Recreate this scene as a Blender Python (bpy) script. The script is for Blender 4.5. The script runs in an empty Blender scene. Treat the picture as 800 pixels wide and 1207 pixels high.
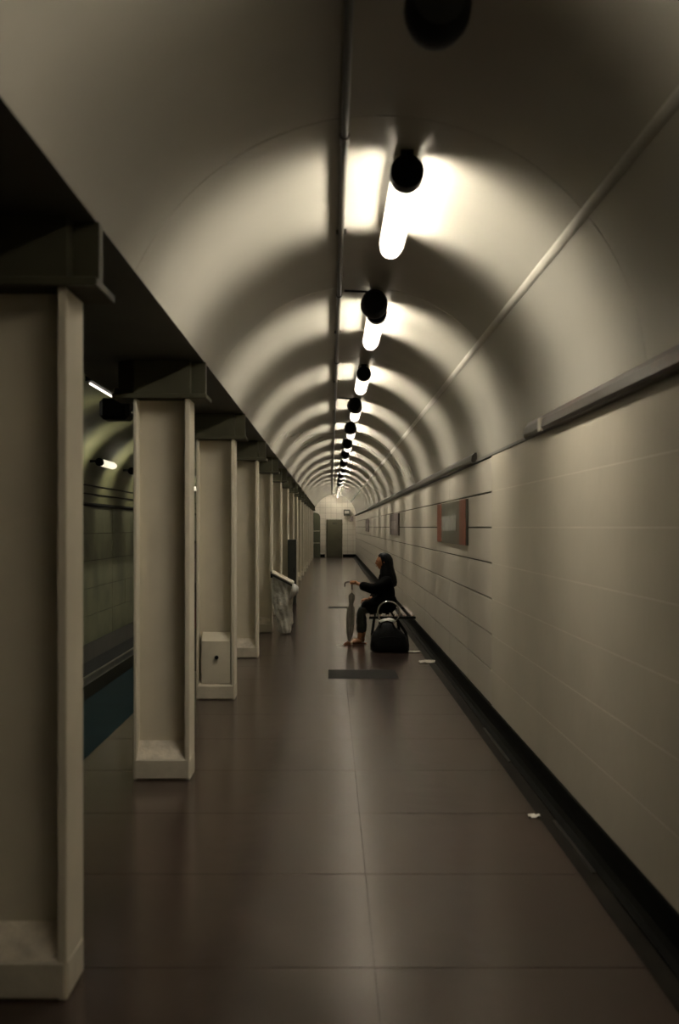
import bpy, bmesh, math, random
from mathutils import Vector, Matrix, noise
random.seed(7)
PI = math.pi
scn = bpy.context.scene
C = scn.collection

# ------------------------------------------------------------------ camera / world / exposure
H_CAM = 1.70
cd = bpy.data.cameras.new('camera')
cam = bpy.data.objects.new('camera', cd); C.objects.link(cam)
cam.location = (0, 0, H_CAM); cam.rotation_euler = (PI/2, 0, 0)
cd.sensor_fit = 'HORIZONTAL'; cd.sensor_width = 24.0; cd.lens = 35.0
cd.shift_x = 10.0/800; cd.shift_y = 17.5/800
cd.clip_start = 0.05; cd.clip_end = 300
cd.dof.use_dof = True; cd.dof.focus_distance = 20.0; cd.dof.aperture_fstop = 2.4
scn.camera = cam
w = bpy.data.worlds.new('world'); scn.world = w; w.use_nodes = True
w.node_tree.nodes['Background'].inputs[0].default_value = (0.010, 0.011, 0.006, 1)
w.node_tree.nodes['Background'].inputs[1].default_value = 1.0
vs = scn.view_settings
vs.view_transform = 'Standard'; vs.look = 'None'; vs.gamma = 1.0; vs.use_curve_mapping = False
vs.exposure = 0.0
TUBE_POWER = 225.0

# ------------------------------------------------------------------ materials
def newmat(name):
    m = bpy.data.materials.new(name); m.use_nodes = True
    nt = m.node_tree
    return m, nt, nt.nodes['Principled BSDF']
def L(nt, a, b): nt.links.new(a, b)
def mat(name, col, rough=0.5, metal=0.0, var=0.12, vscale=3.0, bump=0.0, bscale=20.0, stretch=(1, 1, 1),
        rvar=0.0, spec=0.5, coat=0.0, dirt=None, trans=0.0):
    m, nt, bs = newmat(name)
    N = nt.nodes
    tc = N.new('ShaderNodeTexCoord'); mp = N.new('ShaderNodeMapping'); mp.inputs['Scale'].default_value = stretch
    geo = N.new('ShaderNodeNewGeometry')
    L(nt, geo.outputs['Position'], mp.inputs['Vector'])
    n1 = N.new('ShaderNodeTexNoise'); n1.inputs['Scale'].default_value = vscale; n1.inputs['Detail'].default_value = 6
    L(nt, mp.outputs['Vector'], n1.inputs['Vector'])
    rp = N.new('ShaderNodeValToRGB')
    rp.color_ramp.elements[0].position = 0.3; rp.color_ramp.elements[1].position = 0.7
    rp.color_ramp.elements[0].color = tuple(c*(1-var) for c in col)+(1,)
    rp.color_ramp.elements[1].color = tuple(min(1, c*(1+var)) for c in col)+(1,)
    L(nt, n1.outputs['Fac'], rp.inputs['Fac'])
    out = rp.outputs['Color']
    if dirt:
        n3 = N.new('ShaderNodeTexNoise'); n3.inputs['Scale'].default_value = dirt[1]; n3.inputs['Detail'].default_value = 8
        n3.inputs['Roughness'].default_value = 0.65
        L(nt, mp.outputs['Vector'], n3.inputs['Vector'])
        r3 = N.new('ShaderNodeValToRGB'); r3.color_ramp.elements[0].position = dirt[2]; r3.color_ramp.elements[1].position = dirt[3]
        L(nt, n3.outputs['Fac'], r3.inputs['Fac'])
        mx = N.new('ShaderNodeMixRGB'); mx.inputs[2].default_value = tuple(dirt[0])+(1,)
        L(nt, r3.outputs['Color'], mx.inputs[0]); L(nt, out, mx.inputs[1]); out = mx.outputs['Color']
    L(nt, out, bs.inputs['Base Color'])
    bs.inputs['Roughness'].default_value = rough; bs.inputs['Metallic'].default_value = metal
    bs.inputs['Specular IOR Level'].default_value = spec
    bs.inputs['Coat Weight'].default_value = coat
    bs.inputs['Transmission Weight'].default_value = trans
    if rvar:
        mr = N.new('ShaderNodeMapRange'); mr.inputs['To Min'].default_value = max(0.02, rough-rvar); mr.inputs['To Max'].default_value = min(1, rough+rvar)
        n4 = N.new('ShaderNodeTexNoise'); n4.inputs['Scale'].default_value = vscale*2.3; n4.inputs['Detail'].default_value = 5
        L(nt, mp.outputs['Vector'], n4.inputs['Vector'])
        L(nt, n4.outputs['Fac'], mr.inputs['Value']); L(nt, mr.outputs['Result'], bs.inputs['Roughness'])
    if bump:
        n2 = N.new('ShaderNodeTexNoise'); n2.inputs['Scale'].default_value = bscale; n2.inputs['Detail'].default_value = 4
        L(nt, mp.outputs['Vector'], n2.inputs['Vector'])
        b = N.new('ShaderNodeBump'); b.inputs['Strength'].default_value = bump; b.inputs['Distance'].default_value = 0.02
        L(nt, n2.outputs['Fac'], b.inputs['Height']); L(nt, b.outputs['Normal'], bs.inputs['Normal'])
    return m
def emit(name, col, strength):
    m, nt, bs = newmat(name)
    bs.inputs['Base Color'].default_value = (0.8, 0.8, 0.75, 1)
    bs.inputs['Emission Color'].default_value = col+(1,); bs.inputs['Emission Strength'].default_value = strength
    m.cycles.emission_sampling = 'FRONT'
    return m

M = {}
M['vault'] = mat('vault_gloss_paint', (0.25, 0.232, 0.185), rough=0.27, var=0.05, vscale=0.8, bump=0.015, bscale=1.6, spec=0.8,
                 stretch=(1, 1.6, 1))
M['bead'] = mat('bead_paint', (0.27, 0.25, 0.20), rough=0.6, spec=0.2)
M['joint'] = mat('dark_joint', (0.06, 0.055, 0.04), rough=0.9)
M['joint_pale'] = mat('pale_joint', (0.48, 0.44, 0.35), rough=0.4)
M['panel'] = mat('wall_panel_glaze', (0.37, 0.332, 0.262), rough=0.30, var=0.07, vscale=2.0, bump=0.06, bscale=9, spec=0.45)
M['panel_near'] = mat('wall_block_paint', (0.35, 0.312, 0.235), rough=0.42, var=0.06, vscale=2.0, bump=0.08, bscale=14, spec=0.4)
M['column'] = mat('column_cream_paint', (0.60, 0.54, 0.41), rough=0.42, var=0.07, vscale=3.0, bump=0.06, bscale=18, spec=0.4)
M['plinth'] = mat('plinth_paint', (0.50, 0.45, 0.34), rough=0.6, var=0.12, vscale=8, bump=0.15, bscale=25)
M['fill'] = mat('rough_concrete_fill', (0.58, 0.51, 0.39), rough=0.8, var=0.25, vscale=9, bump=0.5, bscale=20, dirt=((0.14, 0.10, 0.06), 12.0, 0.6, 0.72))
M['soffit'] = mat('soffit_dark_paint', (0.05, 0.047, 0.03), rough=0.6, var=0.2, vscale=2)  # dark base colour for the beam underside and closing walls
M['header'] = mat('header_shaded_paint', (0.055, 0.052, 0.030), rough=0.6, spec=0.2, var=0.15, vscale=2)  # column tops under the beam: their shade is put into this colour
M['floor'] = mat('floor_brown_terrazzo', (0.034, 0.0215, 0.0165), rough=0.21, var=0.22, vscale=1.6, bump=0.05, bscale=5, spec=0.55,
                 dirt=((0.020, 0.0135, 0.010), 3.0, 0.50, 0.75))
M['floor'].node_tree.nodes['Principled BSDF'].inputs['Specular Tint'].default_value = (1.0, 0.86, 0.78, 1)
M['floor_border'] = mat('floor_dark_border', (0.012, 0.010, 0.007), rough=0.6, spec=0.06, var=0.3, vscale=4, bump=0.05, bscale=8)  # darker than the slabs, along the foot of the wall
M['floor_joint'] = mat('floor_joint', (0.012, 0.009, 0.007), rough=0.7)
M['base'] = mat('black_cove_base', (0.004, 0.004, 0.003), rough=0.6, var=0.3, vscale=5, spec=0.03)
M['steel'] = mat('brushed_steel', (0.42, 0.41, 0.38), rough=0.25, metal=1.0, var=0.15, vscale=6)
M['trim_metal'] = mat('dull_trim_metal', (0.018, 0.014, 0.011), rough=0.30, metal=0.0, spec=0.22, var=0.25, vscale=4, dirt=((0.07, 0.025, 0.014), 2.2, 0.55, 0.68))
M['black'] = mat('black_enamel', (0.004, 0.004, 0.003), rough=0.6, var=0.2, spec=0.12)
M['pipe'] = mat('grey_conduit', (0.022, 0.019, 0.014), rough=0.40, metal=0.0, spec=0.25, var=0.25, vscale=4)
M['tube'] = emit('lamp_glow', (1.0, 0.94, 0.84), TUBE_POWER)
M['tube_weak'] = emit('weak_lamp_glow', (1.0, 0.92, 0.80), TUBE_POWER*0.32)
M['tube_track'] = emit('track_tube_glow', (1.0, 0.90, 0.78), 3.0)
M['bulk'] = emit('track_lamp_glow', (1.0, 0.95, 0.80), TUBE_POWER*0.30)
M['blue'] = mat('blue_tactile_strip', (0.002, 0.011, 0.012), rough=0.8, var=0.2, spec=0.15)
M['pit'] = mat('track_bed', (0.012, 0.012, 0.009), rough=0.9, var=0.4, vscale=4, bump=0.5, bscale=12)
M['rail'] = mat('rail_steel', (0.50, 0.48, 0.43), rough=0.30, metal=1.0)
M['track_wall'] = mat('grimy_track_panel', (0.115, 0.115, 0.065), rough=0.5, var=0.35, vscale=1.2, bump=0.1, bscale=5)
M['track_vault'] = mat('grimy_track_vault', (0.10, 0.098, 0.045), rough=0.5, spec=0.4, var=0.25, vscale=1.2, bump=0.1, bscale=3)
M['red'] = mat('sign_red', (0.17, 0.040, 0.020), rough=0.4, var=0.12)
M['sign_grey'] = mat('sign_dark_grey', (0.05, 0.05, 0.036), rough=0.35, var=0.3, vscale=5)
M['sign_pale'] = mat('sign_pale_print', (0.15, 0.145, 0.12), rough=0.4, var=0.35, vscale=9)
M['sign_mauve'] = mat('sign_mauve', (0.10, 0.075, 0.066), rough=0.4, var=0.25, vscale=6)
M['sign_mauve_pale'] = mat('sign_mauve_print', (0.22, 0.18, 0.16), rough=0.4, var=0.3, vscale=9)
M['door'] = mat('olive_door', (0.075, 0.069, 0.038), rough=0.5, var=0.12, vscale=2)
M['door_green'] = mat('green_door', (0.075, 0.078, 0.043), rough=0.5, var=0.12, vscale=2)
M['darkgreen'] = mat('dark_cabinet_paint', (0.015, 0.016, 0.010), rough=0.5, var=0.2)
M['coat'] = mat('black_wool', (0.0022, 0.0022, 0.0018), rough=0.9, var=0.3, bump=0.3, bscale=60, spec=0.04)
M['trouser'] = mat('grey_trousers', (0.018, 0.019, 0.014), rough=0.85, var=0.2, vscale=12, bump=0.3, bscale=30, spec=0.2)
M['skin'] = mat('skin', (0.27, 0.105, 0.035), rough=0.5, var=0.08, vscale=20)
M['hair'] = mat('black_hair', (0.002, 0.0018, 0.0014), rough=0.5, var=0.3, vscale=30, bump=0.4, bscale=60, stretch=(1, 1, 0.15), spec=0.12)
M['sandal'] = mat('sandal_leather', (0.16, 0.055, 0.022), rough=0.6, var=0.2)
M['strap'] = mat('pale_strap', (0.48, 0.38, 0.25), rough=0.5)
M['umbrella'] = mat('grey_umbrella_cloth', (0.16, 0.14, 0.11), rough=0.6, var=0.2, vscale=14)
M['wood_dark'] = mat('dark_wood', (0.03, 0.014, 0.008), rough=0.35, var=0.3, vscale=9)
M['slat'] = mat('bench_slat_varnish', (0.40, 0.32, 0.28), rough=0.22, var=0.25, vscale=8, stretch=(4, .4, 4), spec=0.9, coat=0.5)  # pale base colour carries the light that the polished slats reflect
M['bag'] = mat('black_nylon', (0.004, 0.004, 0.0035), rough=0.7, var=0.3, bump=0.3, bscale=40, spec=0.10)
M['plastic'] = mat('white_plastic_film', (0.48, 0.47, 0.42), rough=0.35, var=0.1, vscale=12, bump=0.7, bscale=22)
M['clear_plastic'] = mat('cloudy_bag_film', (0.40, 0.38, 0.31), rough=0.33, var=0.25, vscale=10, bump=0.9, bscale=18)
M['paper'] = mat('paper_scrap', (0.45, 0.42, 0.34), rough=0.8)
M['plate'] = mat('floor_plate_metal', (0.007, 0.006, 0.0045), rough=0.6, metal=0.0, spec=0.12, var=0.25, vscale=10, bump=0.3, bscale=50)
M['eye'] = mat('eye_dark', (0.01, 0.008, 0.006), rough=0.2)
M['lip'] = mat('lips', (0.28, 0.08, 0.05), rough=0.5)
# end wall: distant glazed tiles, too small to pick apart
def tile_mat():
    m, nt, bs = newmat('end_wall_tiles'); N = nt.nodes
    geo = N.new('ShaderNodeNewGeometry'); sp = N.new('ShaderNodeSeparateXYZ'); cb = N.new('ShaderNodeCombineXYZ')
    L(nt, geo.outputs['Position'], sp.inputs[0]); L(nt, sp.outputs['X'], cb.inputs['X']); L(nt, sp.outputs['Z'], cb.inputs['Y'])
    br = N.new('ShaderNodeTexBrick'); L(nt, cb.outputs[0], br.inputs['Vector'])
    br.offset = 0.0; br.inputs['Scale'].default_value = 1.0
    br.inputs['Color1'].default_value = (0.58, 0.53, 0.43, 1); br.inputs['Color2'].default_value = (0.52, 0.48, 0.38, 1)
    br.inputs['Mortar'].default_value = (0.36, 0.33, 0.25, 1)
    br.inputs['Mortar Size'].default_value = 0.010; br.inputs['Brick Width'].default_value = 0.31; br.inputs['Row Height'].default_value = 0.308
    L(nt, br.outputs['Color'], bs.inputs['Base Color']); bs.inputs['Roughness'].default_value = 0.4
    return m
M['tiles'] = tile_mat()

# ------------------------------------------------------------------ mesh helpers
class MB:
    def __init__(s): s.bm = bmesh.new()
    def box(s, x0, x1, y0, y1, z0, z1, bev=0.0):
        r = bmesh.ops.create_cube(s.bm, size=1.0)
        vs_ = r['verts']
        for v in vs_:
            v.co = Vector(((x0+x1)/2+v.co.x*(x1-x0), (y0+y1)/2+v.co.y*(y1-y0), (z0+z1)/2+v.co.z*(z1-z0)))
        if bev:
            es = list({e for v in vs_ for e in v.link_edges})
            bmesh.ops.bevel(s.bm, geom=es, offset=bev, segments=1, affect='EDGES', profile=0.5)
        return s
    def prism(s, poly, axis, a, b):
        """poly: list of 2D points in the plane normal to axis; extruded from a to b."""
        def P(u, v, t):
            return {'x': (t, u, v), 'y': (u, t, v), 'z': (u, v, t)}[axis]
        A = [s.bm.verts.new(P(u, v, a)) for u, v in poly]; B = [s.bm.verts.new(P(u, v, b)) for u, v in poly]
        n = len(poly)
        s.bm.faces.new(A[::-1]); s.bm.faces.new(B)
        for i in range(n): s.bm.faces.new((A[i], A[(i+1) % n], B[(i+1) % n], B[i]))
        return s
    def tube(s, pts, r, seg=10, caps=True, flat=1.0):
        pts = [Vector(p) for p in pts]
        n = len(pts); rs = r if isinstance(r, (list, tuple)) else [r]*n
        rings = []; up = None
        for i, p in enumerate(pts):
            if i == 0: t = pts[1]-pts[0]
            elif i == n-1: t = pts[-1]-pts[-2]
            else: t = (pts[i+1]-p).normalized()+(p-pts[i-1]).normalized()
            t.normalize()
            if up is None:
                up = Vector((0, 0, 1)) if abs(t.z) < 0.9 else Vector((0, 1, 0))
            u = t.cross(up).normalized(); v = u.cross(t).normalized(); up = v
            rings.append([s.bm.verts.new(p+u*rs[i]*math.cos(2*PI*k/seg)+v*rs[i]*flat*math.sin(2*PI*k/seg)) for k in range(seg)])
        for i in range(n-1):
            for k in range(seg):
                s.bm.faces.new((rings[i][k], rings[i][(k+1) % seg], rings[i+1][(k+1) % seg], rings[i+1][k]))
        if caps:
            s.bm.faces.new(rings[0][::-1]); s.bm.faces.new(rings[-1])
        return s
    def rings(s, ringlist, closed=True):
        R = [[s.bm.verts.new(p) for p in r] for r in ringlist]
        for a, b in zip(R[:-1], R[1:]):
            n = len(a)
            for k in range(n if closed else n-1):
                s.bm.faces.new((a[k], a[(k+1) % n], b[(k+1) % n], b[k]))
        if closed:
            s.bm.faces.new(R[0][::-1]); s.bm.faces.new(R[-1])
        return s
    def ell(s, c, r, seg=16, rin=10):
        m = Matrix.Translation(c) @ Matrix.Diagonal((r[0], r[1], r[2], 1))
        bmesh.ops.create_uvsphere(s.bm, u_segments=seg, v_segments=rin, radius=1.0, matrix=m); return s
    def mesh(s, name, m, smooth=None):
        bmesh.ops.recalc_face_normals(s.bm, faces=s.bm.faces)
        me = bpy.data.meshes.new(name); s.bm.to_mesh(me); s.bm.free()
        me.materials.append(m)
        if smooth is not None:
            me.polygons.foreach_set('use_smooth', [True]*len(me.polygons))
            if smooth < 180: me.set_sharp_from_angle(angle=math.radians(smooth))
        me.update(); return me
    def build(s, name, m, parent=None, smooth=None):
        return link(name, s.mesh(name, m, smooth), parent)
def link(name, me, parent=None, loc=None):
    o = bpy.data.objects.new(name, me); C.objects.link(o)
    if parent is not None: o.parent = parent
    if loc is not None: o.location = loc
    return o
def tag(o, label=None, cat=None, group=None, kind=None):
    if label: o['label'] = label
    if cat: o['category'] = cat
    if group: o['group'] = group
    if kind: o['kind'] = kind
    return o
def thing(name, label, cat, loc=(0, 0, 0), group=None):
    o = bpy.data.objects.new(name, None); C.objects.link(o); o.location = loc; o.empty_display_size = 0.1
    return tag(o, label, cat, group)
def struct(o, label=None):
    o['kind'] = 'structure'
    if label: o['label'] = label
    return o
ORD = ['first', 'second', 'third', 'fourth', 'fifth', 'sixth', 'seventh', 'eighth', 'ninth', 'tenth', 'eleventh', 'twelfth',
       'thirteenth', 'fourteenth', 'fifteenth', 'sixteenth', 'seventeenth', 'eighteenth', 'nineteenth', 'twentieth']

# ------------------------------------------------------------------ dimensions (metres; camera at origin, looking +Y)
BAY = 3.09
Y0, YE = -9.0, 55.6           # corridor start (behind the camera) and end wall
XW = 1.387                    # right wall face
VC, VR, VZ = 0.21, 1.177, 2.33  # vault centre x, radius, springing height
TH_L = math.radians(155.4)
XL, ZL = VC+VR*math.cos(TH_L), VZ+VR*math.sin(TH_L)   # left lip of the vault
COLX0, COLX1 = -1.325, -0.948
NCOL = 17
COLY = [3.55+BAY*k for k in range(NCOL)]

# ------------------------------------------------------------------ floor with slabs
fl = struct(MB().box(-2.62, 1.45, Y0, YE+0.1, -0.30, -0.022).build('floor', M['floor_joint']))
SL = BAY/3
ys = [3.82+SL*i for i in range(-12, 60)]
xs = [(-1.80, 0.1675), (0.1695, 1.215)]
slabs = {}
for i in range(len(ys)-1):
    y0, y1 = ys[i], ys[i+1]-0.006
    if y1 > YE: y1 = YE
    if y0 >= YE-0.05: break
    for j, (a, b) in enumerate(xs):
        key = (j, round(y1-y0, 3))
        if key not in slabs:
            slabs[key] = MB().box(a, b, 0, y1-y0, -0.022, 0).mesh('floor_slab', M['floor'])
        link('floor_slab', slabs[key], fl, (0, y0, 0))
MB().box(1.218, 1.387, Y0, YE, -0.022, 0.0).build('border_strip', M['floor_border'], fl)
# platform edge: blue tactile strip and dark nosing
MB().box(-2.40, -1.805, Y0, YE, -0.022, 0.004).build('edge_strip', M['blue'], fl)
MB().box(-2.62, -2.405, Y0, YE, -0.022, 0.002).build('edge_nosing', M['base'], fl)

# ------------------------------------------------------------------ right wall with panels
wr = struct(MB().box(XW+0.018, XW+0.20, 8.5, YE+0.1, 0, 2.33).build('wall_right', M['joint']))
MB().box(XW-0.0070, XW+0.20, Y0, 8.5, 0, 2.33).build('block_backing', M['joint_pale'], wr)
CH = 0.308; ZB = 0.157
PLEN = BAY/2
farp = {}
def panel_mesh(ln, h, m, bev=0.0025):
    k = (round(ln, 3), round(h, 3), m.name)
    if k not in farp: farp[k] = MB().box(0, 0.030, 0, ln, 0, h, bev).mesh('panel', m)
    return farp[k]
y = 8.5
while y < YE-0.05:
    ln = min(PLEN, YE-y)
    for r in range(7):
        z0 = ZB+CH*r
        link('panel', panel_mesh(ln-0.006, CH-0.015, M['panel']), wr, (XW+random.uniform(-0.0004, 0.0004), y, z0+0.004))
    y += PLEN
y = 8.5-4*4.15
for n in range(4):
    for r in range(7):
        z0 = ZB+CH*r
        link('panel', panel_mesh(4.1495, CH-0.005, M['panel_near'], 0.0), wr, (XW-0.008, y+4.15*n, z0+0.0025))
# cove base along the wall foot
cp = [(XW-0.085, 0.0), (XW-0.085, 0.010), (XW-0.052, 0.020), (XW-0.032, 0.045), (XW-0.026, 0.090), (XW-0.024, 0.167), (XW+0.02, 0.167), (XW+0.02, 0)]
struct(MB().prism(cp, 'y', Y0, YE).build('baseboard_right', M['base']))
# thin metal strips, added only where glints run along the base foot
for i, (a, b) in enumerate(((7.15, 8.35), (4.85, 5.72))):
    tag(MB().box(XW-0.107, XW-0.087, a, b, 0, 0.006).build('floor_strip', M['pipe']),
        ('thin metal strip set at a glint along black base, farther one', 'thin metal strip set at a glint along black base, nearer one')[i], 'strip', 'metal strips at wall foot')
# trim rails on top of the wall
def trim_profile(h, d):
    x = XW
    return [(x+0.03, VZ-0.02), (x-d, VZ-0.02), (x-d-0.012, VZ+0.0), (x-d-0.004, VZ+h*0.6), (x-d+0.022, VZ+h), (x+0.03, VZ+h)]
t1 = struct(MB().prism(trim_profile(0.085, 0.05), 'y', Y0, 6.83).build('trim_1', M['trim_metal']), 'dull metal trough on top of near wall')
MB().box(XW-0.0665, XW-0.04, 6.25, 6.33, VZ-0.022, VZ+0.06).build('clip', M['panel'], t1)
t2 = struct(MB().prism(trim_profile(0.075, 0.045), 'y', 9.4, YE).build('trim_2', M['pipe']), 'dark metal trough running along top of far wall')
t3 = struct(MB().box(XW-0.014, XW+0.02, 6.83, 9.4, VZ-0.02, VZ+0.004).build('trim_3', M['joint']), 'thin dark strip between two wall troughs')

# ------------------------------------------------------------------ vault
def arc(R, a0, a1, n): return [(VC+R*math.cos(a0+(a1-a0)*i/n), VZ+R*math.sin(a0+(a1-a0)*i/n)) for i in range(n+1)]
NA = 56
def vault_shell(R0, R1, a0, a1, ya, yb, n=NA):
    m = MB(); bm = m.bm
    In = arc(R0, a0, a1, n); Out = arc(R1, a0, a1, n)
    V = [[bm.verts.new((x, yy, z)) for (x, z) in pts] for yy in (ya, yb) for pts in (In, Out)]
    a, b, c, d = V   # in@ya out@ya in@yb out@yb
    for i in range(n):
        bm.faces.new((a[i], a[i+1], c[i+1], c[i])); bm.faces.new((b[i], d[i], d[i+1], b[i+1]))
        bm.faces.new((a[i], b[i], b[i+1], a[i+1])); bm.faces.new((c[i], c[i+1], d[i+1], d[i]))
    bm.faces.new((a[0], c[0], d[0], b[0])); bm.faces.new((a[n], b[n], d[n], c[n]))
    return m
ceil = struct(vault_shell(VR+0.025, VR+0.15, -0.02, TH_L, Y0, YE+0.1).build('ceiling', M['joint'], smooth=40))
ys_v = [4.35+BAY*i for i in range(-5, 18)]
vm = {}
for i in range(len(ys_v)-1):
    y0, y1 = max(ys_v[i], Y0), min(ys_v[i+1]-0.005, YE)
    if y1-y0 < 0.1: continue
    k = round(y1-y0, 3)
    if k not in vm: vm[k] = vault_shell(VR, VR+0.026, 0.0, TH_L, 0, y1-y0).mesh('vault_panel', M['vault'], 40)
    link('vault_panel', vm[k], ceil, (0, y0, 0))
# painted longitudinal bead on the right haunch
bth = math.atan2(3.08-VZ, 1.115-VC)
m = MB()
er = Vector((math.cos(bth), math.sin(bth))); et = Vector((-er.y, er.x)); bc = Vector((VC, VZ))+er*(VR-0.0005)
bp = [bc+et*u-er*h for u, h in ((-0.024, 0.001), (-0.018, 0.004), (-0.008, 0.006), (0.008, 0.006), (0.018, 0.004), (0.024, 0.001))]
m.prism([(p.x, p.y) for p in bp], 'y', Y0, YE)
tag(m.build('painted_conduit', M['bead'], smooth=60), 'cream painted conduit running along right side of vault', 'conduit')

# soffit beam over the columns, between the two vaults
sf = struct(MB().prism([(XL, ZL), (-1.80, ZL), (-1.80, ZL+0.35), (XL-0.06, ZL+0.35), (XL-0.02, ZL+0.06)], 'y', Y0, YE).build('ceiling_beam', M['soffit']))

# ------------------------------------------------------------------ columns
FY = 0.24
def ibeam():
    m = MB(); t = 0.034; tl = 0.022; fy = FY
    m.box(0, tl, 0, fy, 0.0, 2.56, 0.004)
    m.box(COLX1-COLX0-t, COLX1-COLX0, 0, fy, 0.0, 2.56, 0.004)
    m.box(tl-0.002, COLX1-COLX0-t+0.002, fy/2-0.015, fy/2+0.015, 0.0, 2.56)
    return m.mesh('shaft', M['column'])
W = COLX1-COLX0
me_shaft = ibeam()
me_plinth = MB().box(-0.003, W+0.003, -0.004, FY+0.004, 0, 0.145, 0.014).mesh('plinth', M['plinth'])
def fillmesh():
    m = MB()
    m.prism([(0.004, 0.140), (FY/2-0.015, 0.245), (FY/2-0.015, 0.12), (0.004, 0.12)], 'x', 0.022, W-0.034)
    m.prism([(FY-0.004, 0.140), (FY/2+0.015, 0.245), (FY/2+0.015, 0.12), (FY-0.004, 0.12)], 'x', 0.022, W-0.034)
    return m.mesh('sloped_fill', M['fill'])
me_fill = fillmesh()
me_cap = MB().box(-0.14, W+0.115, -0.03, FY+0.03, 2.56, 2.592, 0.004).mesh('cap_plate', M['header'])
def headmesh():
    m = MB()
    m.box(0.0, W, 0.0, FY, 2.592, ZL)                         # shaft continues up to the beam
    m.prism([(-0.12, 2.592), (0, 2.592), (0, ZL), (-0.12, ZL)], 'y', 0.09, 0.15)
    m.prism([(W, 2.592), (W+0.095, 2.592), (W+0.095, ZL), (W, ZL)], 'y', 0.09, 0.15)
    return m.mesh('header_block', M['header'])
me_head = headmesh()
for k, yy in enumerate(COLY):
    extra = {0: 'nearest the camera at the left edge', 2: 'with an access panel at its foot', 4: 'behind the hanging rubbish bag'}.get(k)
    lab = 'cream painted steel column, %s from the camera' % ORD[k]
    if extra: lab += ', '+extra if k else ''
    if k == 0: lab = 'cream painted steel column nearest the camera at left edge'
    c = thing('steel_column', lab, 'column', (COLX0, yy, 0), 'row of platform columns')
    link('shaft', me_shaft, c); link('plinth', me_plinth, c); link('sloped_fill', me_fill, c)
    link('cap_plate', me_cap, c); link('header_block', me_head, c)
    if k == 2:
        pb = MB().prism([(0.010, 0.16), (0.010, 0.575), (0.09, 0.655), (FY/2-0.015, 0.655), (FY/2-0.015, 0.16)], 'x', 0.052, W-0.042).build('access_panel', M['column'], c)
        MB().tube([(0.20, 0.013, 0.415), (0.20, -0.006, 0.415)], 0.020, 10).build('lock', M['black'], pb)

# ------------------------------------------------------------------ end wall, doors
def endw():
    m = MB(); m.box(-2.0, XW+0.2, YE, YE+0.2, 0, ZL+0.9); return m
we = struct(endw().build('wall_end', M['tiles']))
struct(MB().box(-0.62, -0.34, YE-0.03, YE, 0, 0.16).box(0.66, XW-0.02, YE-0.03, YE, 0, 0.16).build('baseboard_end', M['base']))
d1 = struct(MB().box(-0.26, 0.64, YE-0.05, YE, 0, 2.12, 0.01).build('door_1', M['door']), 'olive metal door in tiled end wall')
MB().box(-0.20, 0.58, YE-0.075, YE-0.05, 0.02, 2.06, 0.006).build('door_leaf', M['door'], d1)
MB().box(0.08, 0.33, YE-0.085, YE-0.075, 1.84, 1.95).build('name_plate', M['joint'], d1)
MB().tube([(0.52, YE-0.075, 1.0), (0.52, YE-0.13, 1.0), (0.44, YE-0.13, 1.0)], 0.012, 8).build('door_handle', M['steel'], d1)
gx0, gx1 = -1.20, -0.60
arcp = [(gx0, 0), (gx1, 0)]+[((gx0+gx1)/2+(gx1-gx0)/2*math.cos(a*PI/10), 2.22+0.28*math.sin(a*PI/10)) for a in range(11)]
d2 = struct(MB().prism(arcp, 'y', YE-0.06, YE).build('door_2', M['door_green']), 'green arched door at left of end wall')
for zz in (0.78, 1.45): MB().box(gx0+0.03, gx1-0.03, YE-0.07, YE-0.06, zz, zz+0.03).build('rail', M['column'], d2)
b = thing('wall_box', 'dark box with pale face high on end wall above door', 'box', (0.90, YE, 2.35))
MB().box(-0.19, 0.17, -0.16, 0, -0.02, 0.32, 0.01).build('housing', M['sign_grey'], b)
MB().box(-0.13, 0.11, -0.168, -0.16, 0.10, 0.24).build('face', M['paper'], b)
tag(MB().box(1.08, 1.26, YE-0.10, YE, 2.0, 2.30, 0.008).build('junction_box', M['sign_mauve_pale']), 'small pale junction box at right end of end wall', 'box')

# ------------------------------------------------------------------ ceiling lamps
LX, LR, LZ = 0.36, 0.077, 3.380
TL = 1.27
M['fin'] = mat('added_baffle_ring', (0.16, 0.15, 0.13), rough=0.7, var=0.02)  # rings added to cut the lamp light into bands; the tubes are plain
RC = 0.034
def baffle_mesh():
    """added rings around the bright core that cut its light into bands, turned as one connected surface"""
    m = MB(); G = 0.050; N = int((TL-0.02)/G); tk = 0.004
    prof = [(0.02, 0.0)]; y = 0.0
    for i in range(N):
        rr = LR*0.97 if i < N-1 else LR*0.90
        prof += [(rr, y), (rr, y+tk), (RC-0.003, y+tk), (RC-0.003, y+G)]
        y += G
    prof += [(LR*0.84, y), (LR*0.62, y+0.016), (0.004, y+0.024)]
    m.tube([(0, p[1]+1e-5*i, 0) for i, p in enumerate(prof)], [p[0] for p in prof], 18)
    return m.mesh('added_baffle', M['fin'])
me_baffle = baffle_mesh()
me_tube = MB().tube([(0, 0.004, 0), (0, TL-0.03, 0)], RC, 10).mesh('glowing_core', M['tube'])
me_cap1 = MB().tube([(0, -0.055, 0), (0, -0.05, 0), (0, 0.03, 0), (0, 0.035, 0)], [LR*0.93, LR*1.03, LR*1.03, LR*0.98], 20).mesh('end_cap', M['black'], 50)
me_cap2 = MB().tube([(0, TL-0.04, 0), (0, TL-0.02, 0)], [LR*1.02, LR*1.02], 20).mesh('end_ring', M['black'], 50)
def clampm():
    return MB().box(-0.03, 0.03, -0.035, 0.0, LR*0.9, 0.106).mesh('ceiling_mount', M['black'])
me_clamp = clampm()
me_chan = MB().box(-0.058, 0.058, 0.02, TL-0.03, 0.055, 0.098, 0.004).mesh('channel', M['column'])
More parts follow.
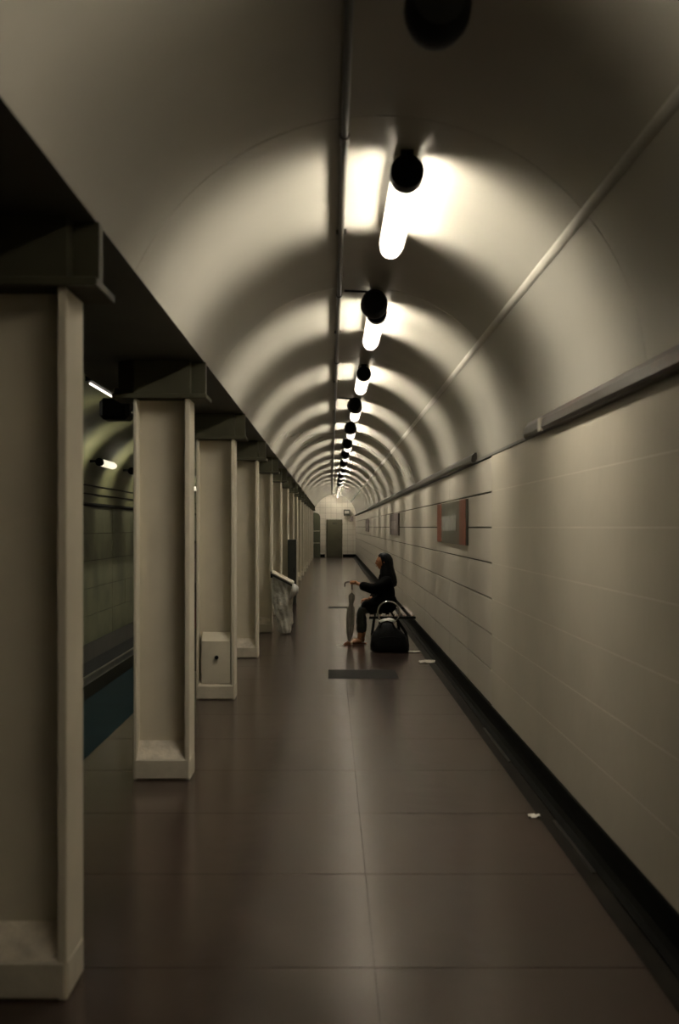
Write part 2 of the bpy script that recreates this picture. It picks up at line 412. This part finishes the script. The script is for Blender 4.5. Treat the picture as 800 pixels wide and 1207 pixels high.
me_tube_weak = me_tube.copy(); me_tube_weak.materials[0] = M['tube_weak']
me_tube_track = me_tube.copy(); me_tube_track.materials[0] = M['bulk']
me_clamp2 = me_clamp.copy(); me_clamp2.transform(Matrix.Translation((0, TL-0.07, 0)))
LAMPY = [4.72+BAY*k for k in range(-2, 17)]
for i, yy in enumerate(LAMPY):
    k = i-2
    if k < 0: lab = 'tubular vault light behind the camera view, %s from it' % ORD[-k-1]
    else: lab = 'glowing white tubular vault light, %s ahead of the camera' % ORD[k]
    t = thing('tube_light', lab, 'light', (LX, yy, LZ), 'row of tube lights on vault crown')
    link('glowing_core', me_tube_weak if k == -1 else me_tube, t); link('added_baffle', me_baffle, t); link('end_cap', me_cap1, t)
    link('ceiling_mount', me_clamp, t); link('ceiling_mount', me_clamp2, t); link('channel', me_chan, t)
# dark round speakers ahead of some lamps
def dome_mesh():
    m = MB()
    prof = [(0.02, 0.0), (0.085, 0.012), (0.112, 0.05), (0.115, 0.11), (0.10, 0.17), (0.06, 0.20), (0.03, 0.205)]
    m.tube([(0, p[1], 0) for p in prof], [p[0] for p in prof], 20); return m.mesh('horn_body', M['black'], 40)
me_dome = dome_mesh()
me_stem = MB().box(-0.02, 0.02, 0.06, 0.12, 0.08, 0.112).mesh('stem', M['black'])
me_branch = MB().tube([(-0.02, 0.09, 0.098), (-0.25, 0.09, 0.108)], 0.009, 8).mesh('branch_conduit', M['black'])
DY = [3.12, 7.38, 13.60, 16.75, 19.85, 22.9, 26.0, 32.2, 35.3, 38.4]
for i, yy in enumerate(DY):
    s = thing('speaker', 'black round speaker hung on vault crown, %s from the camera' % ORD[i], 'speaker', (LX+(-0.015 if i == 0 else -0.035), yy, LZ-0.003), 'black speakers between lights')
    s.scale = (0.95, 0.95, 1.0) if i == 0 else (0.90, 0.90, 0.95)
    link('horn_body', me_dome, s); link('stem', me_stem, s); link('branch_conduit', me_branch, s)
# conduit along the crown
px_ = 0.062; pz_ = VZ+math.sqrt(VR**2-(px_-VC)**2)-0.022
cdt = thing('ceiling_conduit', 'dark conduit running along vault crown beside the lights', 'conduit', (px_, 0, pz_))
MB().tube([(0, yy, 0) for yy in (Y0, 0, 10, 20, 30, 40, YE)], 0.0165, 10).build('pipe', M['pipe'], cdt, smooth=60)
me_cpl = MB().tube([(0, -0.05, 0), (0, 0.05, 0)], 0.023, 10).mesh('coupling', M['pipe'], 60)
me_clip = MB().box(-0.03, 0.03, -0.012, 0.012, -0.006, 0.028).mesh('pipe_clip', M['pipe'])
for i in range(1, 17):
    link('coupling', me_cpl, cdt, (0, 1.45+BAY*i, 0)); link('pipe_clip', me_clip, cdt, (0, 2.9+BAY*i, 0))

# ------------------------------------------------------------------ track tunnel
TX, TC, TZ, TR = -5.30, -3.53, 2.17, 1.77
YT = 62.0
tp = struct(MB().box(TX-0.3, -2.40, Y0, YT, -1.45, -1.25).build('floor_track', M['pit']))
struct(MB().box(-2.62, -2.40, Y0, YT, -1.25, -0.30).build('wall_platform', M['base']))
wl = struct(MB().box(TX-0.3, TX-0.02, Y0, YT, -1.25, TZ).build('wall_track', M['joint']))
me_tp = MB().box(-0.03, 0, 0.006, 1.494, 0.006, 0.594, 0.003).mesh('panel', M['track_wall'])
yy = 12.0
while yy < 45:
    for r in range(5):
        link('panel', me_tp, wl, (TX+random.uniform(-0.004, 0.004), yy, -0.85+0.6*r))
    yy += 1.5
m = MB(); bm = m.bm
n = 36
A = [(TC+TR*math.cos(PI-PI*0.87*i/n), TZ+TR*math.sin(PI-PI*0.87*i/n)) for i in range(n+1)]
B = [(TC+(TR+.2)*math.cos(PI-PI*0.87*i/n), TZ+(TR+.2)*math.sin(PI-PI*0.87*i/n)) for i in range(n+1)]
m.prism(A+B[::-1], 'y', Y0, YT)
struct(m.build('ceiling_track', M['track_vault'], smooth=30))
struct(MB().box(TX-0.3, -1.7, YT, YT+0.2, -1.4, 4.2).build('wall_track_end', M['soffit']))
struct(MB().box(TX-0.3, 1.7, Y0-0.2, Y0, -1.4, 4.2).build('wall_back', M['soffit']))
def rail_mesh():
    return MB().prism([(-0.06, 0), (0.06, 0), (0.06, 0.02), (0.012, 0.035), (0.012, 0.11), (0.035, 0.12), (0.035, 0.15), (-0.035, 0.15), (-0.035, 0.12), (-0.012, 0.11), (-0.012, 0.035), (-0.06, 0.02)], 'y', 0, YT-Y0).mesh('track_rail', M['rail'])
rm = rail_mesh()
tag(link('track_rail', rm, None, (-3.05, Y0, -1.25)), 'steel running rail hidden below the platform edge', 'rail')
tag(link('track_rail', rm, None, (-4.49, Y0, -1.25+0.045)), 'shiny steel running rail beyond the blue platform strip', 'rail')
# cables on the track wall
for i, (zz, r) in enumerate(((2.60, 0.016), (2.42, 0.016), (2.19, 0.035))):
    zc = zz; xw_ = TC-math.sqrt(max(TR**2-(zc-TZ)**2, 0))+r+0.004
    tag(MB().tube([(xw_, Y0, zc), (xw_, 20, zc), (xw_, YT, zc)], r, 8).build('wall_cable', M['black'], smooth=60),
        ('upper thin black cable on track wall', 'lower thin black cable on track wall', 'thick dark pipe along top of track wall panels')[i], 'cable', 'cables along track wall')
# tube lights along the far side of the track tunnel, one in each bay
for i in range(12):
    t = thing('tube_light', 'tube light on far track tunnel vault, %s from the camera' % ORD[i], 'light', (-4.50, 19.27+BAY*(i-4), 2.96), 'lights in the track tunnel')
    link('glowing_core', me_tube_track, t); link('added_baffle', me_baffle, t); link('end_cap', me_cap1, t)
    MB().box(-0.22, -0.06, 0.10, 0.16, 0.0, 0.05).build('bracket', M['black'], t)
# thin tube lamp over the platform edge
t = thing('fluorescent_tube', 'thin glowing tube over the platform edge beyond nearest column', 'light', (-2.52, 10.36, 3.2))
MB().tube([(0, 0, 0), (0, 1.25, 0)], 0.0115, 10).build('glass_tube', M['tube_track'], t)
MB().box(-0.04, 0.04, -0.05, 1.30, 0.02, 0.37).build('batten', M['black'], t)
# dark sign box under the header
s = thing('hanging_box', 'black box hung below the beam beside second column', 'box', (-1.73, 8.0, 2.54))
MB().box(-0.12, 0.12, -0.12, 0.12, 0.02, 0.19, 0.03).build('body', M['black'], s)
MB().box(-0.02, 0.02, -0.02, 0.02, 0.20, ZL-2.54).build('hanger', M['black'], s)
MB().ell((0.135, -0.08, 0.08), (0.012, 0.02, 0.02), 8, 6).build('lens', M['steel'], s)
# notice panel on the track side of the third column
s = thing('notice_panel', 'narrow notice board with red lower band on third column', 'sign', (COLX0-0.003, COLY[2]+0.02, 0.0))
MB().box(-0.075, 0.0, 0, 0.02, 0.28, 1.56, 0.003).build('board', M['sign_grey'], s)
MB().box(-0.073, -0.002, -0.003, 0.0, 0.70, 0.90).build('red_band', M['red'], s)
MB().box(-0.073, -0.002, -0.003, 0.0, 1.15, 1.54).build('print', M['sign_mauve_pale'], s)

# ------------------------------------------------------------------ wall signs
def sign(ya, yb, z0, z1, label, mats, end=0.46):
    s = thing('wall_sign', label, 'sign', (XW, ya, z0), 'signs on the right wall')
    ln, h = yb-ya, z1-z0
    MB().box(-0.028, 0.0, 0, ln, 0, h, 0.003).build('board', mats[0], s)
    for a, b in ((0, end), (ln-end, ln)):
        MB().box(-0.032, -0.028, a+0.004, b, 0.004, h-0.004).build('end_band', mats[1], s)
    p = MB().box(-0.031, -0.028, end+0.30, ln-end-0.02, h*0.30, h*0.66).build('print', mats[2], s)
    return s
sign(9.99, 12.64, 1.51, 1.985, 'grey wall sign with red end bands above and right of woman', (M['sign_grey'], M['red'], M['sign_pale']))
sign(20.0, 22.9, 1.52, 1.98, 'mauve wall sign beyond the red banded sign', (M['sign_mauve'], M['sign_mauve'], M['sign_mauve_pale']))
sign(36.0, 39.0, 1.52, 1.98, 'small distant mauve wall sign near the end wall', (M['sign_mauve'], M['sign_mauve'], M['sign_mauve_pale']))

# ------------------------------------------------------------------ floor plates, litter
tag(MB().box(-0.03, 0.76, 11.08, 11.76, -0.002, 0.004, 0.001).build('floor_plate', M['plate']), 'dark metal plate set in floor in front of bench', 'plate')
tag(MB().box(-0.05, 0.38, 20.7, 21.0, -0.002, 0.004, 0.001).build('floor_plate', M['plate']), 'thin dark floor plate farther off beyond the umbrella', 'plate')
def scrap(x, y, sx, sy, label):
    m = MB(); bm = m.bm
    n = 4; g = [[bm.verts.new((x+(i/n-.5)*sx+random.uniform(-.1, .1)*sx, y+(j/n-.5)*sy+random.uniform(-.1, .1)*sy, 0.003+random.random()*0.012)) for i in range(n+1)] for j in range(n+1)]
    for j in range(n):
        for i in range(n): bm.faces.new((g[j][i], g[j][i+1], g[j+1][i+1], g[j+1][i]))
    r = bmesh.ops.extrude_face_region(bm, geom=bm.faces[:])
    for v in r['geom']:
        if isinstance(v, bmesh.types.BMVert): v.co.z += 0.0015
    tag(m.build('paper_scrap', M['paper'], smooth=60), label, 'litter', 'paper litter on the floor')
scrap(1.19, 5.80, 0.07, 0.06, 'small pale paper scrap nearest the camera by wall')
scrap(1.21, 12.45, 0.20, 0.22, 'pale paper litter by black base past the floor plate')
scrap(1.13, 13.45, 0.16, 0.16, 'pale paper litter beside the black bag')
scrap(0.13, 14.12, 0.10, 0.10, 'white scrap beside the toes of the woman')

# ------------------------------------------------------------------ rubbish bag holder on fifth column
t = thing('bag_holder', 'tilted metal rim holding a cloudy rubbish bag beside fifth column', 'bin', (-0.95, 15.55, 0))
yb = 0.0
rim = [(0.02, 0.0, 0.985), (0.34, 0.0, 0.815), (0.34, 0.34, 0.815), (0.02, 0.34, 0.985)]
m = MB()
for i in range(4):
    m.tube([rim[i], rim[(i+1) % 4]], 0.022, 8)
m.build('rim', M['column'], t, smooth=60)
MB().prism([(0.0, 0.90), (0.03, 0.90), (0.03, 1.0), (0.0, 1.0)], 'y', 0.0, 0.34).build('bracket', M['black'], t)
MB().prism([(0.02, 0.97), (0.34, 0.80), (0.34, 0.76), (0.02, 0.93)], 'y', -0.012, 0.0).build('front_plate', M['darkgreen'], t)
def bagm():
    m = MB(); rl = []
    prof = [(0.94, 0.01, 0.33, 1), (0.80, 0.0, 0.37, 1), (0.66, 0.0, 0.38, 1), (0.50, 0.01, 0.35, 1), (0.35, 0.05, 0.34, 1), (0.18, 0.10, 0.34, 1), (0.06, 0.11, 0.33, 1), (0.025, 0.15, 0.29, 1)]
    N = 48
    pr2 = []
    for p, q in zip(prof[:-1], prof[1:]):
        for f in (0, .25, .5, .75): pr2.append(tuple(p[c]+(q[c]-p[c])*f for c in range(4)))
    prof = pr2+[prof[-1]]
    for z, x0, x1, _ in prof:
        r = []
        for k in range(N):
            a = 2*PI*k/N
            cx, rx = (x0+x1)/2, (x1-x0)/2
            sq = 1/max(abs(math.cos(a)), abs(math.sin(a)))**0.55
            px = cx+rx*math.cos(a)*sq*0.86; py = 0.17+0.165*math.sin(a)*sq*0.86
            zz = z-(0.53*(px-0.02)*max(0, (z-0.55)/0.4)*0.9)
            d = noise.noise(Vector((px*9, py*9, zz*5)))*0.03+0.022*abs(noise.noise(Vector((px*20, py*20, zz*14))))+0.010*math.sin(9*a+zz*11)
            r.append((px+d*math.cos(a), py+d*math.sin(a), zz))
        rl.append(r)
    m.rings(rl); return m
bg = bagm().build('plastic_bag', M['clear_plastic'], t, smooth=180)
m = MB(); rl = []
for z, r, ox in ((0.82, 0.015, -.03), (0.79, 0.05, -.01), (0.74, 0.085, 0.01), (0.69, 0.095, 0.0), (0.64, 0.075, -.025), (0.59, 0.05, -.05), (0.56, 0.012, -.07)):
    ring = []
    for a in range(20):
        an = a*PI/10; q = 1+0.45*noise.noise(Vector((math.cos(an)*2.2, math.sin(an)*2.2, z*12)))
        ring.append((0.375+ox+r*0.62*math.cos(an)*q, 0.03+r*math.sin(an)*q, z+0.02*noise.noise(Vector((a, z*10, 0)))))
    rl.append(ring)
m.rings(rl); m.build('bag_flap', M['plastic'], bg, smooth=180)
# dark cabinet beyond it
t = thing('cabinet', 'tall narrow dark cabinet standing against a column beyond rubbish bag', 'cabinet', (-0.95, 21.75, 0))
MB().box(0.0, 0.185, 0, 0.30, 0.0, 1.42, 0.008).build('body', M['darkgreen'], t)
MB().box(0.02, 0.165, -0.008, 0.0, 0.06, 1.36, 0.002).build('door', M['darkgreen'], t)
MB().box(0.13, 0.145, -0.022, -0.008, 0.70, 0.80).build('handle', M['black'], t)

# ------------------------------------------------------------------ bench
BY0, BY1 = 14.0, 15.75
t = thing('bench', 'slatted bench with round steel hoop armrest by right wall', 'bench', (0.87, BY0, 0))
for i in range(6):
    x0 = -0.315+i*0.115
    MB().box(x0, x0+0.055, 0.03, BY1-BY0-0.03, 0.428, 0.455, 0.006).build('slat', M['slat'], t)
for yy in (0.02, BY1-BY0-0.05):
    MB().box(-0.33, 0.33, yy, yy+0.035, 0.395, 0.428, 0.004).build('cross_bar', M['black'], t)
    ring = [(-0.055+0.155*math.cos(a*PI/18), yy-0.012, 0.488+0.155*math.sin(a*PI/18)) for a in range(37)]
    MB().tube(ring, 0.0135, 10, caps=False).build('hoop', M['steel'], t, smooth=60)
    for sx in (-1, 1):
        MB().tube([(-0.055+sx*0.11, yy+0.02, 0.40), (0.0+sx*0.19, yy+0.02, 0.20), (0.0+sx*0.22, yy+0.02, 0.0)], 0.022, 8).build('leg', M['black'], t, smooth=60)

# ------------------------------------------------------------------ black bag on the floor
t = thing('duffel_bag', 'bulging black bag on the floor at end of bench', 'bag', (0.80, 13.52, 0))
def lump(prof, N=32, amp=0.02, seed=0.0, cx=0, cy=0):
    rl = []
    for z, rx, ry, ox in prof:
        r = []
        for k in range(N):
            a = 2*PI*k/N; c, s_ = math.cos(a), math.sin(a)
            sq = 1/(abs(c)**3.0+abs(s_)**3.0)**(1/3.0)
            d = 1+noise.noise(Vector((c*1.7+seed, s_*1.7, z*7)))*amp*6+0.05*noise.noise(Vector((c*5+seed, s_*5, z*20)))
            r.append((cx+ox+rx*c*sq*d, cy+ry*s_*sq*d, z+0.012*noise.noise(Vector((c*3, s_*3, z*5+seed)))*(1 if z > 0.02 else 0)))
        rl.append(r)
    m = MB(); m.rings(rl); return m
lump([(0.0, .22, .13, 0), (0.015, .25, .155, 0), (0.10, .26, .165, .0), (0.20, .235, .155, -.01), (0.28, .18, .13, -.03), (0.335, .125, .10, -.045), (0.37, .10, .07, -.045), (0.385, .06, .03, -.045)], seed=2).build('body', M['bag'], t, smooth=180)
lump([(0.05, .05, .07, 0), (0.07, .07, .09, 0), (0.20, .065, .085, 0.01), (0.27, .045, .06, 0.02), (0.29, .02, .03, .02)], seed=5, cx=-0.195, cy=-0.02, N=20).build('side_pocket', M['bag'], t, smooth=180)
MB().tube([(-0.14, -0.09, 0.33), (-0.11, -0.11, 0.40), (-0.04, -0.10, 0.42), (0.03, -0.11, 0.40), (0.06, -0.10, 0.32)], 0.012, 8).build('handle', M['bag'], t, smooth=60)
MB().tube([(-0.15, -0.155, 0.20), (0.0, -0.165, 0.215), (0.14, -0.155, 0.20)], 0.006, 6).build('zip', M['black'], t)
pb = lump([(0.37, .05, .04, 0), (0.38, .10, .06, 0), (0.40, .115, .07, 0), (0.425, .07, .05, .01), (0.435, .03, .02, .0)], seed=9, cx=0.0, cy=0.0, N=20).build('plastic_bag', M['plastic'], None, smooth=180)
pb.location = (0.77, 13.56, 0.012)
tag(pb, 'white plastic bag lying on the black bag under hoop', 'bag')

# ------------------------------------------------------------------ woman with umbrella
PY = 14.32
def bake(o):
    dg = bpy.context.evaluated_depsgraph_get(); dg.update()
    me = bpy.data.meshes.new_from_object(o.evaluated_get(dg)); 
    return me
def skin_mesh(verts, edges, sub=2):
    """verts: list of ((x,y,z),(rx,ry)); returns baked mesh"""
    me = bpy.data.meshes.new('tmp'); me.from_pydata([v[0] for v in verts], edges, [])
    o = bpy.data.objects.new('tmp', me); C.objects.link(o)
    md = o.modifiers.new('s', 'SKIN'); md.use_smooth_shade = True
    sv = me.skin_vertices[0].data
    for i, v in enumerate(verts):
        r = v[1]; sv[i].radius = r if isinstance(r, tuple) else (r, r)
        sv[i].use_root = (i == 0)
    ms = o.modifiers.new('d', 'SUBSURF'); ms.levels = sub; ms.render_levels = sub
    out = bake(o); bpy.data.objects.remove(o); return out
def voxel(bm_or_mesh, size, smooth_it=3):
    o = bpy.data.objects.new('tmp', bm_or_mesh); C.objects.link(o)
    md = o.modifiers.new('r', 'REMESH'); md.mode = 'VOXEL'; md.voxel_size = size; md.use_smooth_shade = True
    sm = o.modifiers.new('m', 'SMOOTH'); sm.factor = 0.5; sm.iterations = smooth_it
    out = bake(o); bpy.data.objects.remove(o); return out
def setmat(me, m):
    me.materials.clear(); me.materials.append(m)
    me.polygons.foreach_set('use_smooth', [True]*len(me.polygons)); return me

# joints, x forward is negative; local y is relative to PY
def J(x, y, z): return (x, PY+y, z)
body_v = [
    (J(.80, 0, .57), .075), (J(.805, 0, .70), .09), (J(.785, 0, .84), (.105, .105)), (J(.765, 0, .955), .06), (J(.752, 0, 1.03), .048), (J(.748, 0, 1.10), .05),
    # near (left) arm 6-8
    (J(.785, -.15, .93), .055), (J(.61, -.21, .805), .042), (J(.375, -.12, .885), .026),
    # far arm 9-11
    (J(.785, .15, .93), .055), (J(.72, .20, .69), .042), (J(.545, .06, .655), .027),
    # near leg 12-15
    (J(.74, -.085, .535), .06), (J(.42, -.09, .50), .058), (J(.425, -.09, .20), .045), (J(.415, -.09, .07), .036),
    (J(.74, .085, .535), .06), (J(.43, .10, .50), .058), (J(.47, .11, .20), .045), (J(.46, .11, .07), .036)]
body_e = [(0, 1), (1, 2), (2, 3), (3, 4), (4, 5), (2, 6), (6, 7), (7, 8), (2, 9), (9, 10), (10, 11), (0, 12), (12, 13), (13, 14), (14, 15), (0, 16), (16, 17), (17, 18), (18, 19)]
bmeshes = [skin_mesh(body_v, body_e)]
bb = MB()
# head: sculpted sphere, facing -x
hm = bmesh.new(); bmesh.ops.create_uvsphere(hm, u_segments=48, v_segments=36, radius=1.0)
for v in hm.verts:
    d = v.co.copy()
    p = Vector((d.x*0.098, d.y*0.076, d.z*0.118))
    f = max(0.0, -d.x)
    if d.x < 0 and d.z < 0: p.x *= (1-0.10*(-d.z)); p.y *= (1-0.28*(-d.z)**1.5)
    g = lambda y0, z0, sy, sz: math.exp(-((p.y-y0)/sy)**2-((p.z-z0)/sz)**2)*(1 if d.x < 0 else 0)
    p.x -= 0.022*g(0, -0.022, .011, .016)+0.010*g(0, .0, .008, .02)           # nose
    p.x += 0.010*(g(.031, .006, .015, .011)+g(-.031, .006, .015, .011))     # eye sockets
    p.x -= 0.005*g(0, .026, .04, .010)                                       # brow
    p.x -= 0.006*g(0, -.056, .02, .010)                                      # lips
    p.x -= 0.010*g(0, -.092, .02, .016)                                      # chin
    v.co = p+Vector((.752, PY, 1.192))
hme = bpy.data.meshes.new('h'); hm.to_mesh(hme); hm.free(); bmeshes.append(hme)
x_ = MB()
for sy in (-1, 1): x_.ell(J(.765, sy*.078, 1.185), (.018, .010, .030), 10, 8)       # ears
# near hand, closed over the umbrella crook running along x at z = HZ
HX, HY, HZ = .275, -.115, .905
x_.ell(J(.325, HY-.003, .912), (.045, .036, .018), 14, 10)
for i, (dx, ln) in enumerate(((.300, 1.0), (.320, 1.05), (.340, 1.0), (.358, .85))):
    xx = dx-.018
    x_.tube([J(xx+.012, HY-.005, .922), J(xx, HY-.028, .921), J(xx-.003, HY-.036*ln, .902), J(xx-.003, HY-.027, .884), J(xx, HY-.008, .880)], [.010, .010, .0095, .009, .007], 8)
x_.tube([J(.345, HY+.020, .915), J(.315, HY+.034, .905), J(.290, HY+.030, .893), J(.276, HY+.012, .884)], [.012, .011, .010, .008], 8)
x_.tube([J(.40, -.128, .880), J(.375, -.12, .890), J(.345, HY, .908)], [.027, .025, .026], 10)
# far hand resting on the lap, fingers hanging over the knee side
x_.ell(J(.505, .030, .648), (.046, .040, .020), 14, 10)
for i, yy in enumerate((.062, .041, .020, .000)):
    ln = (.75, .95, .92, .78)[i]
    x_.tube([J(.485, yy, .652), J(.455, yy-.004, .645), J(.455-.018*ln, yy-.008, .645-.030*ln), J(.455-.020*ln, yy-.010, .645-.058*ln)], [.0115, .0105, .0095, .007], 8)
x_.tube([J(.53, .000, .648), J(.505, -.018, .652), J(.478, -.022, .642), J(.462, -.020, .625)], [.013, .012, .010, .008], 8)
# feet
for sy, fx in ((-.09, 0.0), (.11, 0.045)):
    x_.tube([J(.445+fx, sy, .045), J(.40+fx, sy, .060), J(.33+fx, sy, .046), J(.26+fx, sy-.004, .032), J(.235+fx, sy-.004, .028)], [.032, .040, .040, .040, .03], 14, flat=0.75)
    for q in range(5):
        ty = sy-.034+q*.0165
        tl = (.0, .008, .012, .010, -.002)[4-q] if sy > 0 else (.0, .008, .012, .010, -.002)[q]
        x_.tube([J(.25+fx, ty, .032), J(.22+fx-tl, ty, .030), J(.200+fx-tl, ty, .025)], [.011, .010, .007], 8)
bmeshes.append(x_.mesh('x', M['skin']))
allb = bmesh.new()
for me in bmeshes: allb.from_mesh(me)
bme = bpy.data.meshes.new('person'); allb.to_mesh(bme); allb.free()
person = link('person', setmat(voxel(bme, 0.0048, 2), M['skin']))
tag(person, 'seated person in black coat with long dark hair, facing tracks, hand on umbrella', 'person')
# coat
coat_v = [(J(.775, 0, .60), (.185, .18)), (J(.775, 0, .71), (.168, .165)), (J(.778, 0, .85), (.150, .165)), (J(.775, 0, .96), .098), (J(.762, 0, 1.045), .072),
          (J(.79, -.165, .915), .094), (J(.615, -.225, .805), .086), (J(.405, -.135, .868), .070),
          (J(.79, .165, .915), .094), (J(.72, .215, .70), .080), (J(.58, .085, .66), .062),
          (J(.66, -.09, .555), .122), (J(.52, -.09, .55), .108), (J(.66, .09, .555), .122), (J(.52, .09, .55), .106), (J(.85, 0, .545), (.135, .17))]
coat_e = [(0, 1), (1, 2), (2, 3), (3, 4), (2, 5), (5, 6), (6, 7), (2, 8), (8, 9), (9, 10), (0, 11), (11, 12), (0, 13), (13, 14), (0, 15)]
x_ = MB()
x_.ell(J(.795, 0, .60), (.165, .20, .16), 24, 16)          # skirt of the coat over hips and lap
x_.ell(J(.775, 0, .74), (.150, .185, .20), 24, 16)
for sy in (-1, 1): x_.ell(J(.62, sy*.095, .555), (.19, .105, .098), 20, 12)
cb = bmesh.new(); cb.from_mesh(skin_mesh(coat_v, coat_e)); cb.from_mesh(x_.mesh('x', M['coat']))
cbm = bpy.data.meshes.new('coat'); cb.to_mesh(cbm); cb.free()
cme = voxel(cbm, 0.009, 3)
for v in cme.vertices:
    n_ = noise.noise(Vector((v.co.x*9, v.co.y*9, v.co.z*6)))
    v.co += v.normal*n_*0.012
    if v.co.z < 0.458 and v.co.x > 0.55: v.co.z = 0.458
link('coat', setmat(cme, M['coat']), person)
x_ = MB()
for zz in (.86, .78, .70): x_.ell(J(.655, -.01, zz), (.008, .012, .012), 8, 6)
x_.build('buttons', M['black'], person)
# trousers
tv = [(J(.78, 0, .545), .085), (J(.72, -.09, .54), .088), (J(.425, -.09, .505), .077), (J(.425, -.09, .26), .068), (J(.42, -.09, .15), .066),
      (J(.72, .09, .54), .088), (J(.435, .10, .505), .077), (J(.465, .11, .26), .068), (J(.465, .11, .15), .066)]
te = [(0, 1), (1, 2), (2, 3), (3, 4), (0, 5), (5, 6), (6, 7), (7, 8)]
tme = voxel(skin_mesh(tv, te), 0.008, 2)
for v in tme.vertices:
    v.co += v.normal*noise.noise(Vector((v.co.x*10, v.co.y*10, v.co.z*14)))*0.010
link('trousers', setmat(tme, M['trouser']), person)
# hair
hr = MB(); rl = []
hp = [(1.328, .772, .018, .018), (1.318, .770, .055, .050), (1.29, .772, .088, .078), (1.24, .785, .102, .092), (1.18, .797, .100, .097), (1.11, .808, .095, .102),
      (1.04, .815, .108, .122), (.97, .828, .118, .135), (.90, .850, .105, .125), (.85, .866, .080, .105), (.825, .872, .040, .06)]
for z, cx, rx, ry in hp:
    r = []
    for k in range(40):
        a = 2*PI*k/40
        w_ = 1+0.045*math.sin(13*a+z*9)+0.06*noise.noise(Vector((math.cos(a)*3, math.sin(a)*3, z*7)))
        fx = cx+rx*math.cos(a)*w_
        if fx < 0.69 and z < 1.29 and z > 1.02: fx = 0.69+(fx-0.69)*0.25
        r.append(J(fx, ry*math.sin(a)*w_, z))
    rl.append(r)
hr.rings(rl); hr.build('hair', M['hair'], person, smooth=180)
for sy in (-1, 1):
    MB().ell(J(.672, sy*.031, 1.198), (.010, .011, .007), 10, 8).build('eye', M['eye'], person, smooth=180)
MB().ell(J(.660, 0, 1.135), (.012, .020, .007), 10, 8).build('lips', M['lip'], person, smooth=180)
# sandals
for sy, fx in ((-.09, 0.0), (.11, 0.045)):
    out = [(.475, 0), (.465, .028), (.42, .036), (.34, .038), (.26, .047), (.20, .040), (.178, .015), (.178, -.015), (.20, -.040), (.26, -.050), (.34, -.040), (.42, -.036), (.465, -.028)]
    sd = MB().prism([(x+fx, PY+sy+yy) for x, yy in out], 'z', 0.0, 0.014).build('sandal', M['sandal'], person)
    MB().tube([J(.30+fx, sy-.046, .010), J(.295+fx, sy-.040, .050), J(.295+fx, sy, .074), J(.295+fx, sy+.040, .050), J(.30+fx, sy+.046, .010)], [.013]*5, 8, flat=1.0).build('strap', M['strap'], sd, smooth=60)
# umbrella
u = thing('umbrella', 'closed grey umbrella with crook handle standing on its tip', 'umbrella', (0, 0, 0))
UY = PY+HY
hk = [(.300, UY, .80), (.300, UY, .872), (.298, UY, .890)]
for a in range(1, 9):
    an = a/8*PI*1.02
    hk.append((.247+.051*math.cos(an), UY, .880+.030*math.sin(an)*1.0))
hk += [(.196, UY, .860), (.199, UY, .842)]
MB().tube(hk, 0.0105, 10).build('crook_handle', M['wood_dark'], u, smooth=60)
top, tip = Vector((.300, UY, .80)), Vector((.262, UY, 0.0))
def along(s): return top.lerp(tip, s)
MB().tube([along(-.02), along(.30)], 0.006, 8).build('shaft', M['steel'], u)
rl = []
for s_, r in ((.06, .010), (.10, .034), (.17, .040), (.24, .026), (.28, .024), (.33, .042), (.45, .050), (.62, .048), (.78, .040), (.90, .024), (.945, .010)):
    c = along(s_)
    rl.append([(c.x+r*(1+.22*math.cos(8*a*2*PI/48))*math.cos(a*2*PI/48), c.y+r*(1+.22*math.cos(8*a*2*PI/48))*math.sin(a*2*PI/48), c.z) for a in range(48)])
m = MB(); m.rings(rl); cn = m.build('canopy', M['umbrella'], u, smooth=60)
c = along(.27)
MB().tube([(c.x, c.y, c.z+.012), (c.x, c.y, c.z-.012)], 0.034, 16).build('tie_strap', M['umbrella'], cn)
MB().tube([along(.94), along(.998)], [0.008, 0.005], 8).build('tip', M['steel'], u)
